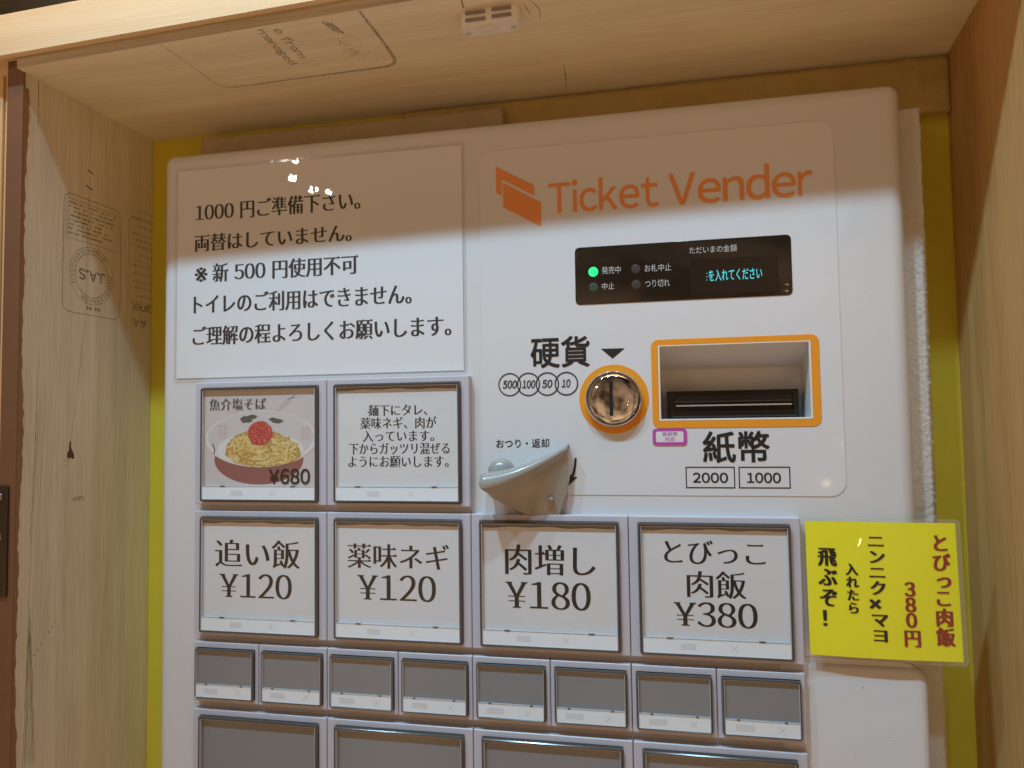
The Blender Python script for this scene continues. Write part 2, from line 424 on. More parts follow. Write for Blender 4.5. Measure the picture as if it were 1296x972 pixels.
def layout(s, style, vertical=False, track=0.0):
    """loops of a string in em units (y up), plus the extra serif pieces"""
    global EM
    if EM is None:
        a = raw_glyph('\u56fd'); xs = [p[0] for l in a for p in l]; EM = (max(xs) - min(xs)) / .83
    x = y = 0.0; L = []; T = []
    for ch in s:
        if ch == ' ': x += .33; continue
        g = [[(p[0] / EM, p[1] / EM) for p in l] for l in raw_glyph(ch)]
        lat = ch in LATIN and not vertical
        tr = []
        if style in ('ming', 'mingm'):
            if ch in LATIN and ch not in '!':
                g = offset(g, 0, -.016)
                xs = [p[0] for l in g for p in l]; ys = [p[1] for l in g for p in l]; cx = (min(xs) + max(xs)) / 2; lo = min(ys)
                if ch == '\u00a5': tr = [[(cx - .13, lo - .002), (cx + .13, lo - .002), (cx + .13, lo + .028), (cx - .13, lo + .028)],
                                         [(min(xs) - .05, max(ys) - .03), (min(xs) + .16, max(ys) - .03), (min(xs) + .16, max(ys)), (min(xs) - .05, max(ys))],
                                         [(max(xs) - .16, max(ys) - .03), (max(xs) + .05, max(ys) - .03), (max(xs) + .05, max(ys)), (max(xs) - .16, max(ys))]]
            else:
                g = offset(g, 0, -.016 if style == 'ming' else -.010); tr = uroko(g)
        elif style == 'mingbold': tr = uroko(g)
        elif style == 'light': g = offset(g, -.006, -.006)
        xs = [p[0] for l in g for p in l]; ys = [p[1] for l in g for p in l]
        if style == 'latin' and ch in 'rtic':
            m_ = min(xs); fx = {'r': .74, 't': .86, 'i': 1.0, 'c': .95}[ch]; g = [[(m_ + (p[0] - m_) * fx, p[1]) for p in l] for l in g]; xs = [p[0] for l in g for p in l]
        if ch in '×※':
            cx_, cy_ = (min(xs) + max(xs)) / 2, (min(ys) + max(ys)) / 2; g = [[(cx_ + (p[0] - cx_) * 1.35, cy_ + (p[1] - cy_) * 1.35) for p in l] for l in g]; xs = [p[0] for l in g for p in l]; ys = [p[1] for l in g for p in l]
        if lat:
            w = max(xs) - min(xs); sb = .045 if style != 'latin' else .035
            if ch in '1' and style == 'ming': sb = .09
            sh = x + sb - min(xs); x += w + 2 * sb + track
            off = (sh, 0)
        elif vertical:
            h = max(ys) - min(ys)
            if ch in LATIN and ch != '!': off = (.5 - (min(xs) + max(xs)) / 2, y - max(ys)); y -= h + .06
            elif ch == '\u3063': off = (0.08, y - .80); y -= .86
            else: off = (0, y - .88); y -= 1.0
        else:
            off = (x, 0); x += 1.0 + track
        L += [[(p[0] + off[0], p[1] + off[1]) for p in l] for l in g]
        T += [[(p[0] + off[0], p[1] + off[1]) for p in l] for l in tr]
    return L, T
def fill(loops):
    cu = bpy.data.curves.new('tmpfill', 'CURVE'); cu.dimensions = '2D'; cu.fill_mode = 'BOTH'
    for l in loops:
        s = cu.splines.new('POLY'); s.points.add(len(l) - 1); s.use_cyclic_u = True
        for p, q in zip(s.points, l): p.co = (q[0], q[1], 0, 1)
    o = bpy.data.objects.new('tmpfill', cu); C.objects.link(o)
    dg = bpy.context.evaluated_depsgraph_get(); dg.update()
    me = o.evaluated_get(dg).to_mesh()
    v = [tuple(x.co[:2]) for x in me.vertices]; f = [tuple(p.vertices) for p in me.polygons]
    o.evaluated_get(dg).to_mesh_clear(); bpy.data.objects.remove(o); bpy.data.curves.remove(cu)
    return v, f
def text(bm, s, box, d, style='ming', vertical=False, shear=0.0, f=None, flip=False, mi=0, track=0.0):
    """write s so that its ink fills box = (x0, y0, x1, y1) in plane millimetres, y down"""
    L, T = layout(s, style, vertical, track)
    if shear: L = [[(p[0] + shear * p[1], p[1]) for p in l] for l in L]
    xs = [p[0] for l in L for p in l]; ys = [p[1] for l in L for p in l]
    ax, bx, ay, by = min(xs), max(xs), min(ys), max(ys)
    def mp(p):
        u = (p[0] - ax) / (bx - ax); v = (by - p[1]) / (by - ay)
        if flip: u, v = 1 - u, 1 - v
        return box[0] + u * (box[2] - box[0]), box[1] + v * (box[3] - box[1])
    v, fc = fill(L)
    vs = [bm.verts.new((f or P)(*mp(p), d)) for p in v]
    for q in fc:
        try: bm.faces.new([vs[i] for i in q]).material_index = mi
        except ValueError: pass
    for t in T:
        bm.faces.new([bm.verts.new((f or P)(*mp(p), d - .03)) for p in t]).material_index = mi
    # heavier weights: the outline grows sideways (brush-like faces) or all round (plain faces)
    gx, gy = {'ming': (.019, 0), 'mingm': (.032, 0), 'mingbold': (.050, 0), 'bold': (.021, .021), 'semi': (.009, .009), 'latin': (.010, .010)}.get(style, (0, 0))
    if gx:
        k = 0
        for l in L:
            if gy:
                q = [mp(p) for p in l]; stroke(bm, q, 2 * gx * (box[2] - box[0]) / (bx - ax), d - .02 - (k % 9) * .004, f, closed=True); k += 1
                continue
            for i in range(len(l)):
                a, b = l[i - 1], l[i]
                if abs(a[1] - b[1]) < 1e-4: continue
                pts = [(a[0] - gx, a[1]), (a[0] + gx, a[1]), (b[0] + gx, b[1]), (b[0] - gx, b[1])]; k += 1
                try: bm.faces.new([bm.verts.new((f or P)(*mp(p), d - .008 - (k % 5) * .004)) for p in pts])
                except ValueError: pass
    return bm

# ================================================================ the niche: wooden box round the machine
XL, XR, YT, DB = -120.0, 716.0, -288.0, 80.0
def dfront(x): return -104.0
def rise(x): return 26.0 * (x - XL) / (XR - XL)                      # the front edge of the top board climbs to one side
def ysoff(x, a): return YT - rise(x) * (DB - a) / (DB + 104.0)
BOT = 640.0

bm = boxm(bmesh.new(), XL - 60, XR + 60, -420, BOT, DB, DB + 20)
back = recentre(bmobj('back_wall', bm, YELLOW), P(300, BOT, DB)); tag(back, 'yellow painted wall showing as strips behind the white ticket machine', 'wall')

# left board
def LW(a, y, d): return P(XL + d, y, a)                              # on the inner face: a = depth, y down, d = height off the wood
bm = boxm(bmesh.new(), XL - 17, XL, YT - 11.5, BOT, -95, DB - .3, bev=.8)
left = recentre(bmobj('side_panel', bm, PLY, smooth=False), P(XL, BOT, 0)); tag(left, 'pale plywood side board with printed stamps and a knot, beside the hinge plate', 'wooden board')
bm = boxm(bmesh.new(), XL - 17.3, XL + .3, YT - 11.5, BOT, -97, -94.2, bev=.6)
bmobj('painted_edge', bm, BROWN, left)
bm = bmesh.new(); pts = []; n = 150
for k in range(n + 1):
    y = YT + 14 + (BOT - YT - 20) * k / n
    w = 2.4 + 2.2 * math.sin(y * .031) * math.sin(y * .011 + 1) + random.uniform(-.9, 1.3)
    pts.append((y, max(.5, w)))
for (y0, w0), (y1, w1) in zip(pts, pts[1:]):
    bm.faces.new([bm.verts.new(LW(a, y, .32)) for a, y in ((-95.5, y0), (-94.2 + w0, y0), (-94.2 + w1, y1), (-95.5, y1))])
bmobj('paint_overrun', bm, RUST, left)
# cracks, knot, scuffs
bm = bmesh.new()
def crack(pts, w): 
    q = []; 
    for (a0, y0), (a1, y1) in zip(pts, pts[1:]):
        m = max(2, int(abs(y1 - y0) / 6))
        for k in range(m): t = k / m; q.append((a0 + (a1 - a0) * t + random.uniform(-.25, .25), y0 + (y1 - y0) * t))
    q.append(pts[-1]); ws = [w * random.uniform(.25, .75) for _ in q]; ws[0] = ws[-1] = .05
    stroke(bm, q, ws, .12, LW)
crack([(-13, -285), (-16, -180), (-19, -60), (-29, 20), (-34, 55)], .55)
crack([(-74, -30), (-76, 60), (-78, 110), (-80, 150)], .8); crack([(-66, 0), (-69, 90), (-71, 130)], .45)
crack([(-72, 20), (-78, 140), (-80, 200), (-82, 300)], .5); crack([(33, 30), (31, 110)], .35)
crack([(-80, -290), (-79, -240)], 1.3)
for k in range(7): crack([(-78.5 + (k - 3) * .35, 205 + abs(k - 3) * 9), (-77.5 + (k - 3) * 1.1, 270), (-77 + (k - 3) * 2.1, 350)], 1.1 if k in (1, 5) else .6)
islands('crack', bm, CRACK, left)
bm = bmesh.new()
flat(bm, [(-34.5, 54), (-33.6, 58), (-34.2, 61), (-32.5, 64), (-30.2, 68), (-29.4, 72), (-31.2, 73.5), (-33.6, 72), (-36, 72.6), (-38.6, 71.5), (-38.2, 67), (-36.2, 64.5), (-36.4, 60)], .15, LW)
bmobj('knot', bm, BARK, left)
bm = bmesh.new()
stroke(bm, [(-38 + 3.1 * math.cos(t / 3) - 1.5, 76.5 + 3.4 * math.sin(t / 3)) for t in range(19)], .5, .25, LW)
for k in range(9): a = -30 + k * 1.6; stroke(bm, [(a, 111 + random.uniform(-1, 1)), (a + .2, 115 + random.uniform(-1, 1))], .8, .14, LW)
for k in range(7): a = -74 + k * 4; stroke(bm, [(a, 250 - k * 4 + random.uniform(-1, 1)), (a + 1.6, 252 - k * 4)], 1.0, .13, LW)
islands('scuff', bm, ink('scuff_stain', (.16, .10, .05), .42, 260), left)
# the printed stamp, upside down
bm = bmesh.new()
def LWs(a, y, d): return LW(a, y, d)
stroke(bm, rr(-47.5, -191, 30, -72.5, 9, 5), .75, .2, LW, closed=True)
stroke(bm, rr(-44, -186, 27, -146, 2, 2), .45, .2, LW, closed=True)
stroke(bm, circle(-10, -113, 29.5), .6, .2, LW, closed=True); stroke(bm, circle(-10, -113, 22.5), .8, .2, LW, closed=True)
for k in range(60):
    t = 2 * math.pi * k / 60 + random.uniform(-.02, .02)
    if 20 < k < 26 or 52 < k < 58: continue
    a0 = (-10 + 24.3 * math.cos(t), -113 + 24.3 * math.sin(t)); a1 = (-10 + 27.8 * math.cos(t), -113 + 27.8 * math.sin(t))
    stroke(bm, [a0, a1], random.uniform(.5, 1.4), .2, LW)
text(bm, 'J.A.S', (-27, -118.5, 8, -107.5), .2, 'bold', f=LW, flip=True)
for row in range(8):
    y = -182.5 + row * 4.4; a = -42
    a1 = random.uniform(0, 24)
    while a < a1:
        w = random.uniform(1.2, 3.4)
        if random.random() < .75: stroke(bm, [(a, y), (a + w, y + .2)], random.uniform(1.0, 2.2), .2, LW)
        a += w + random.uniform(.4, 1.4)
for a in (-17, -12.6, -6, -1.6): stroke(bm, [(a, -79.6), (a + 3, -79.4)], 3.2, .2, LW)
stroke(bm, [(-18, -222), (-10, -219.5)], 1.8, .2, LW); stroke(bm, [(-20, -205), (-11, -203)], 2.0, .2, LW)
bmobj('ink_stamp', bm, INKW, left)
bm = bmesh.new()
stroke(bm, rr(42.5, -190, 100, -131, 4, 3)[0:8], .8, .2, LW)
stroke(bm, [(86, -193), (46, -191), (43, -187), (42.5, -135)], .8, .2, LW)
stroke(bm, [(86, -130), (46, -128), (42.5, -124), (42, -101), (45, -98), (86, -96)], .7, .2, LW)
for row, (y, a0, a1) in enumerate(((-200, 60, 80), (-183, 55, 78), (-173, 48, 80), (-167, 55, 82), (-160, 46, 78), (-150, 60, 84), (-138, 46, 80), (-120, 48, 80), (-113, 48, 84), (-104, 50, 84))):
    a = a0
    while a < a1: w = random.uniform(2, 5); stroke(bm, [(a, y), (a + w, y + .4)], random.uniform(.9, 1.8), .2, LW); a += w + random.uniform(1, 2.5)
bmobj('faded_stamp', bm, INKF, left)
bm = bmesh.new()
text(bm, 'Panel', (47, -95, 88, -84), .2, 'bold', f=LW, flip=True)
text(bm, 'AA', (50, -78, 72, -69), .2, 'bold', f=LW, flip=True)
bmobj('stamp_lettering', bm, INKF, left)

# right board
bm = boxm(bmesh.new(), XR, XR + 18, YT - 38, BOT, -104, DB - .3, bev=.8)
rightb = recentre(bmobj('side_panel', bm, SAWN), P(XR, BOT, 0)); tag(rightb, 'rough brown sawn side board beside the yellow flyer', 'wooden board')
bm = bmesh.new()
for k in range(46):
    a = random.uniform(-60, 70); y = random.uniform(-150, 330)
    stroke(bm, [(a, y), (a + random.uniform(-.6, .6), y + random.uniform(2, 9))], [.05, random.uniform(.2, .6)], -.15, lambda a, y, d: P(XR + d, y, a))
islands('splinter', bm, simple('pale_splinter', (.55, .45, .30), .7), rightb)

# top board
bm = bmesh.new()
NXB, NDB = 24, 10; loopv = []
def grid_slab(bm, x0, x1, d0, d1, yb, yt):
    lo = [[bm.verts.new(P(x0 + (x1 - x0) * i / NXB, yb(x0 + (x1 - x0) * i / NXB, d0 + (d1 - d0) * j / NDB), d0 + (d1 - d0) * j / NDB)) for i in range(NXB + 1)] for j in range(NDB + 1)]
    hi = [[bm.verts.new(P(x0 + (x1 - x0) * i / NXB, yt(x0 + (x1 - x0) * i / NXB, d0 + (d1 - d0) * j / NDB), d0 + (d1 - d0) * j / NDB)) for i in range(NXB + 1)] for j in range(NDB + 1)]
    for g in (lo, hi):
        for j in range(NDB):
            for i in range(NXB): bm.faces.new((g[j][i], g[j][i + 1], g[j + 1][i + 1], g[j + 1][i]))
    bd = lambda g: [g[0][i] for i in range(NXB + 1)] + [g[j][NXB] for j in range(1, NDB + 1)] + [g[NDB][i] for i in range(NXB - 1, -1, -1)] + [g[j][0] for j in range(NDB - 1, 0, -1)]
    bridge(bm, bd(lo), bd(hi))
grid_slab(bm, XL + .2, XR - .2, -104, DB - .3, ysoff, lambda x, a: ysoff(x, a) - 12)
bmesh.ops.recalc_face_normals(bm, faces=bm.faces[:])
for f_ in bm.faces: f_.material_index = 0
bm.normal_update()
for f_ in bm.faces:
    if f_.normal.y < -.7: f_.material_index = 1
top = bmobj('top_panel', bm, [PLYX, PLYEDGE]); recentre(top, P(300, YT, DB)); tag(top, 'plywood board roofing the niche with a faded rounded stamp on its underside', 'wooden board')
def TW(x, a, d): return P(x, ysoff(x, a) + d, a)                               # on the underside: x, depth, d below the wood
bm = bmesh.new()
OUT = [(29, -102), (31.5, -86), (32.5, -45), (33, -31), (35.5, -23), (40, -18.5), (49, -17)] + [(49 + 15.5 * k, -17 + .25 * math.sin(k)) for k in range(1, 10)] + [(204, -16.5), (211, -18), (216, -22), (218, -28), (218, -60), (216.5, -87), (216, -102)]
stroke(bm, OUT, [.9, .9, 1.0, 1.2, 1.5, 1.6, 1.7] + [1.8 + .12 * k for k in range(1, 10)] + [3, 3.4, 3.6, 3.6, 3.2, 2.8, 2.6], .2, TW)
bmobj('ink_stamp', bm, INKF, top)
bm = bmesh.new()
def TWu(u, v, d): return TW(v, u, d)
def TT(u, v, d): return TW(-v, u, d)
text(bm, 'e from', (-97, -143, -50, -134), .2, 'bold', f=TT)
text(bm, 'managed', (-100, -128, -42, -118), .2, 'bold', f=TT)
bmobj('stamp_lettering', bm, INKF, top)
bm = bmesh.new()
for k in range(120):
    x = 186 + random.gauss(0, 8); a = -52 + random.gauss(0, 11)
    if a > -24 or a < -92: continue
    stroke(bm, [(x, a), (x + random.uniform(.8, 2.4), a + random.uniform(-.5, .5))], random.uniform(.3, .9), .2, TW)
for k in range(3): stroke(bm, [(180 + k * 3, -97 + k * 2), (184 + k * 3, -80 + k * 2)], 2.2, .2, TW)
for k in range(30): x = random.uniform(45, 75); a = random.uniform(-100, -70); stroke(bm, [(x, a), (x + 2, a + 1)], .5, .2, TW)
islands('print_smudge', bm, INKF, top)
bm = bmesh.new()
stroke(bm, [(369, 18), (368, 35), (365.5, 62)], [.3, .8, .3], .12, TW)
for k in range(26):
    x = random.uniform(60, 680); a = random.uniform(-95, 60); stroke(bm, [(x, a), (x + random.uniform(3, 14), a + random.uniform(-.4, .4))], [.05, random.uniform(.15, .4)], .12, TW)
stroke(bm, [(353, -84), (358, -76), (361, -66), (359, -54)], [.2, .7, .6, .2], .12, TW); stroke(bm, [(349, -78), (351, -70), (352, -62)], [.2, .8, .2], .12, TW)
stroke(bm, [(302, -100), (300, -84)], 1.0, .12, TW)
islands('crack', bm, CRACK, top)

# fascia
bm = bmesh.new()
YF = YT - 9.5
vs = []
for x in (XL - 220, XR + 60):
    o_ = -7.0
    for y in (YF - 37 - rise(x), YF - rise(x)):
        for d in (dfront(x) + o_, dfront(x) - .4): vs.append(bm.verts.new(P(x, y, d)))
for q in ((0, 1, 3, 2), (4, 6, 7, 5), (0, 4, 5, 1), (2, 3, 7, 6), (0, 2, 6, 4), (1, 5, 7, 3)): bm.faces.new([vs[i] for i in q])
bmesh.ops.bevel(bm, geom=bm.edges[:], offset=.0006, segments=2, affect='EDGES')
fas = recentre(bmobj('fascia_board', bm, FASC), P(300, YF, -110)); tag(fas, 'brightly lit pale fascia board across the front above the niche', 'wooden board')
bm = bmesh.new()
vs = [bm.verts.new(P(x, y - rise(x), d)) for x in (XL - 220, XR + 60) for y in (YF - 47, YF - 37.4) for d in (-100, 20)]
for q in ((0, 1, 3, 2), (4, 6, 7, 5), (0, 4, 5, 1), (2, 3, 7, 6), (0, 2, 6, 4), (1, 5, 7, 3)): bm.faces.new([vs[i] for i in q])
bmesh.ops.bevel(bm, geom=bm.edges[:], offset=.0006, segments=2, affect='EDGES')
led = recentre(bmobj('ledge_board', bm, FASC), P(300, YF - 37, -50)); tag(led, 'thin pale ledge board lying on top of the fascia board', 'wooden board')
bm = boxm(bmesh.new(), XL - 500, XR + 300, YF - 420, YF - 40, 24, 40)  # added dark sheet, fills the dark void above the ledge
voidb = recentre(bmobj('void_backing', bm, DARKVOID), P(300, YF - 48, 30)); tag(voidb, 'dark brown sheet added for the dark void above the pale ledge board', 'wall')

# pale post left of the side board, and the hinge
bm = bmesh.new()
boxm(bm, XL - 95, XL - 26.5, YT - 2, BOT, -93, 60, bev=.8); boxm(bm, XL - 25.5, XL - 18.2, YT - 2, BOT, -91, 60, bev=.8)
post = recentre(bmobj('door_post', bm, POST), P(XL - 50, BOT, 0)); tag(post, 'pale wooden post with a groove, left of the brown painted board edge', 'post')
bm = plate(bmesh.new(), rr(XL - 38, 94, XL - 5.5, 193, 1.2, 3), -99.2, -97.2, .4)
hinge = recentre(bmobj('hinge_plate', bm, BRONZE, smooth=True, angle=40), P(XL - 20, 193, -97)); tag(hinge, 'dark bronze hinge plate screwed onto the brown board edge', 'hinge')
for y in (104, 140, 184):
    bm = bmesh.new(); plate(bm, circle(XL - 14, y, 3.6, 20), -100.6, -99.3, .6)
    s_ = bmobj('screw', bm, STEEL, hinge, smooth=True, angle=40)
    bm = bmesh.new(); boxm(bm, XL - 16.5, XL - 11.5, y - .5, y + .5, -100.75, -100.5); boxm(bm, XL - 14.5, XL - 13.5, y - 2.5, y + 2.5, -100.78, -100.52)
    bmobj('screw_slot', bm, SLOT, s_)

# magnetic catch under the top board
bm = bmesh.new()
def catch_loop(i): return rr(294 + i, -80 + i * .4, 345.5 - i, -61 - i, max(2, 7 - i), 6)
rings = []
for h, i in ((0.2, 0), (9, .3), (11.8, 1.0), (13, 2.2)): rings.append([bm.verts.new(TW(x, a, h)) for x, a in catch_loop(i)])
for a, b in zip(rings, rings[1:]): bridge(bm, a, b)
bm.faces.new(rings[-1]); bm.faces.new(rings[0])
mc = recentre(bmobj('magnetic_catch', bm, PLASTIC, smooth=True, angle=35), TW(320, -65, 0)); tag(mc, 'white plastic double magnetic catch with grey steel plates under the top board', 'door catch')
for x0, x1 in ((300.5, 317.5), (323, 339.5)):
    for y0, y1 in ((1.6, 4.2), (7.6, 10.2)):
        xm = (x0 + x1) / 2; yb = ysoff(xm, -80)
        bm = boxm(bmesh.new(), x0, x1, yb + y0, yb + y1, -81.4, -76, bev=.3); bmobj('steel_plate', bm, GREYSTEEL, mc)
SHADE = simple('screw_hole_shade', (.60, .56, .50), .6)  # shade of the screw holes, painted as flat darker discs
for x in (300, 339):
    bm = bmesh.new(); flat(bm, circle(x, -69, 2.8, 20), 13.15, TW); bmobj('screw_hole', bm, SHADE, mc)
bm = bmesh.new(); stroke(bm, [(318 + 8 * math.cos(t * .2618), -72 + 4.2 * math.sin(t * .2618)) for t in range(24)], .8, 13.2, TW, closed=True); bmobj('embossed_oval', bm, simple('cream_plastic', (.70, .66, .60), .4), mc)

# foam packing stuffed round the machine
def foam_sheet(x0, x1, y0, y1, d, amp, nx, ny):
    bm = bmesh.new(); G = []
    for j in range(ny + 1):
        row = []
        for i in range(nx + 1):
            e = random.uniform(-1, 1) * .4
            row.append(bm.verts.new(P(x0 + (x1 - x0) * i / nx + (e if i in (0, nx) else 0), y0 + (y1 - y0) * j / ny + (e if j in (0, ny) else 0), d + random.uniform(-amp, amp))))
        G.append(row)
    for j in range(ny):
        for i in range(nx): bm.faces.new((G[j][i], G[j][i + 1], G[j + 1][i + 1], G[j + 1][i]))
    return bm
def solidify(bm, t):
    ret = bmesh.ops.solidify(bm, geom=bm.faces[:], thickness=t); return bm
bm = solidify(foam_sheet(640, 675, -222, BOT, 25, .3, 10, 260), .003)
fo = recentre(bmobj('foam_strip', bm, BUBBLE, smooth=True), P(680, BOT, 72)); tag(fo, 'crinkled white foam strip down the side of the ticket machine, behind the yellow flyer', 'packing foam')
BEIGE = simple('beige_foam', (.80, .68, .48), .5, var=.08, vscale=50, bump=.5, bscale=220)
bm = solidify(foam_sheet(-44, 300, -277, -225, 62, 1.2, 90, 12), .006)
fo2 = recentre(bmobj('foam_strip', bm, BEIGE, smooth=True), P(140, -225, 58)); tag(fo2, 'crinkled pale foam strip lying on top of the ticket machine', 'packing foam')
bm = solidify(foam_sheet(190, 715, -286, -233, 70, .8, 130, 12), .006)
fo3 = recentre(bmobj('packing_strip', bm, simple('yellow_foam', (.82, .66, .27), .6, var=.12, vscale=60, bump=.5, bscale=200), smooth=True), P(500, -222, 66)); tag(fo3, 'yellow painted lumpy filler strip in the gap above the ticket machine', 'filler strip')

# ================================================================ the ticket machine
MX0, MX1, MY0 = -48.0, 655.0, -238.0
tm = thing('ticket_machine', P(303, BOT, 40), 'white ticket vending machine with rows of price buttons standing in the wooden niche', 'ticket machine')
slot_hole = rr(449.5, -22, 576, 44.2, 1.0, 2)
bm = plate(bmesh.new(), rrf(MX0, MY0, MX1, BOT, 11, 6), 0, 120, 14, holes=[slot_hole], hole_depth=6, nb=7)
bmobj('cabinet', bm, WHITE, tm, smooth=True, angle=40)
bm = plate(bmesh.new(), rrf(540, 243, MX1 + 1.0, BOT + .5, (1, 14, 1, 1), 7), -2.2, 100, 6.5, nb=5)
bmobj('lower_door', bm, WHITE, tm, smooth=True, angle=50)
bm = bmesh.new(); stroke(bm, [(562, 240.2), (635, 240.2), (645, 242.3), (651, 247)], [.5, .5, .9, .4], -.12)
bmobj('door_seam', bm, CAVITY, tm)
bm = bmesh.new()
for x, y, q_ in ((606, 262, .5), (598, 318, .35), (625, 300, .4), (-30, 120, .4), (-20, 250, .35), (620, -60, .4), (640, 60, .35)): flat(bm, circle(x, y, q_, 8), -2.5 if x > 560 and y > 245 else -.12)
islands('dust_speck', bm, simple('speck', (.25, .21, .17), .8), tm)
# control film
lp = rr(290.6, -208.6, 599.5, 108, 12, 8)
bm = plate(bmesh.new(), lp, -.45, 0.2, .0, holes=[rr(449.5, -22, 576, 44.2, 1.0, 2)], hole_depth=.2)
film = bmobj('control_film', bm, FILMW, tm)
bm = ringplate(bmesh.new(), rr(290.2, -209.0, 599.9, 108.4, 12.4, 8), rr(290.75, -208.45, 599.35, 107.85, 11.8, 8), -.5, .1)
bmobj('film_edge', bm, EDGE, film)

# the two tickets of the mark, and the heading
bm = bmesh.new()
flat(bm, [(306.3, -194), (342, -173.2), (342.4, -163.6), (311.8, -181.5), (311.2, -166.2), (306.4, -169.2)], -.75)
flat(bm, [(312.6, -178.2), (348.3, -157), (348, -134.6), (313, -155)], -.75)
bmobj('ticket_emblem', bm, ORANGE_DULL, film)
for w_, bx_ in (('Ticket', (355.4, -175.6, 453.2, -145.6)), ('Vender', (462.7, -175.6, 581.8, -145.2))):
    bm = bmesh.new(); text(bm, w_, bx_, -.75, 'latin'); bmobj('lettering', bm, ORANGE_DULL, film)

# black display window
bm = plate(bmesh.new(), rr(378.3, -113, 563, -61.1, 4, 5), -1.0, 0, .25, nb=2)
disp = bmobj('display', bm, DISP, tm, smooth=True, angle=30)
for nm, x, y, q, m in (('lit_lamp', 394.7, -90.3, 4.4, GREEN), ('lamp', 394.7, -76.5, 4.0, LAMPOFFG), ('lamp', 432.4, -90.7, 4.1, LAMPOFF), ('lamp', 432.4, -76.8, 4.1, LAMPOFF)):
    bm = plate(bmesh.new(), circle(x, y, q, 28), -1.25, -1.0, .15, nb=2); o = bmobj(nm, bm, m, disp, smooth=True, angle=40)
    if nm == 'lit_lamp': o['label'] = 'glowing green indicator lamp'
bm = bmesh.new()
for s, b in (('ただいまの金額', (478.8, -107.3, 518.6, -101.1)), ('発売中', (402.3, -94.2, 419.1, -87.6)), ('中止', (402.3, -79.7, 413.1, -73.6)), ('お札中止', (440.1, -94.0, 463, -87.5)), ('つり切れ', (440.3, -80.2, 461.4, -73.6))):
    text(bm, s, b, -1.3, 'plain')
bmobj('lettering', bm, DTEXT, disp)
bm = plate(bmesh.new(), rr(479, -96, 552, -65, 1, 2), -1.12, -1.0, 0); bmobj('screen', bm, simple('screen_glass', (.016, .010, .007), .12), disp)
bm = bmesh.new(); text(bm, 'を入れてください', (494.5, -86.0, 538.6, -76.2), -1.4, 'semi'); 
for k in range(3): boxm(bm, 492.6, 493.3, -83.5 + k * 2.8, -82.8 + k * 2.8, -1.42, -1.38)
bmobj('lit_lettering', bm, CYAN, disp)

# coin side
bm = bmesh.new(); text(bm, '硬貨', (336.8, -33, 389.6, -5.8), -.75, 'bold'); bmobj('lettering', bm, BLACK, film)
bm = bmesh.new(); flat(bm, [(400.2, -20.9), (421, -20.7), (410.3, -11.9)], -.75); bmobj('pointer', bm, BLACK, film)
bm = bmesh.new()
cxs = (316.6, 334, 351.3, 368.6)
for i, cx in enumerate(cxs): stroke(bm, circle(cx, 9 + .1 * i, 10.1, 56), 1.05, -.75 - .04 * i, closed=True)
bmobj('coin_outline', bm, BLACK, film)
bm = bmesh.new()
for s, b in (('500', (310.2, 5.3, 323.2, 12.2)), ('100', (328.2, 5.5, 340.2, 12.3)), ('50', (346.6, 5.5, 355.8, 12.4)), ('10', (364.3, 5.6, 372.2, 12.4))): text(bm, s, b, -.95, 'bold', shear=.18)
bmobj('lettering', bm, BLACK, film); bm = bmesh.new()
text(bm, 'おつり・返却', (303.4, 58.4, 352, 66.4), -.75, 'semi')
bmobj('lettering', bm, BLACK, film)
bm = bmesh.new(); stroke(bm, [(375.6, 75.8), (375.2, 82), (374, 88), (372, 93.5)], [2.0, 2.1, 2.2, 2.2], -.75); flat(bm, [(377, 92.5), (368.9, 100.3), (370.6, 89.5), (372.2, 93)], -.8)
bmobj('arrow', bm, BLACK, film)
# coin slot: orange ring, chrome collar and domed chrome face with a slit
KX, KY = 410.5, 24.0
bm = ringplate(bmesh.new(), circle(KX, KY, 30.6, 64), circle(KX, KY, 23, 64), -.9, 0, .2)
coin = bmobj('coin_slot', bm, ORANGE, tm)
def lathe(bm, prof, cx, cy, n=64):
    R_ = [[bm.verts.new(P(cx + q * math.cos(2 * math.pi * k / n), cy + q * math.sin(2 * math.pi * k / n), d)) for k in range(n)] for q, d in prof if q > 0]
    for a, b in zip(R_, R_[1:]): bridge(bm, a, b)
    if prof[-1][0] == 0:
        c = bm.verts.new(P(cx, cy, prof[-1][1]))
        for k in range(n): bm.faces.new((R_[-1][k], R_[-1][(k + 1) % n], c))
bm = bmesh.new(); lathe(bm, [(24.8, 0), (24.8, -5.5), (24.4, -7.5), (23.6, -8.4), (22.8, -8.3), (22.3, -7.4)], KX, KY); bmobj('collar', bm, CHROME, coin, smooth=True, angle=50)
bm = bmesh.new(); lathe(bm, [(22.3, -7.2)] + [(22.3 * math.cos(t * math.pi / 20), -7.2 - 5.6 * math.sin(t * math.pi / 20)) for t in range(1, 10)] + [(0, -12.8)], KX, KY); bmobj('dome', bm, CHROME, coin, smooth=True)
bm = boxm(bmesh.new(), KX - 2.9, KX + .2, KY - 15.5, KY + 15, -13.0, -8, bev=.2); bmobj('slit', bm, SLOT, coin)

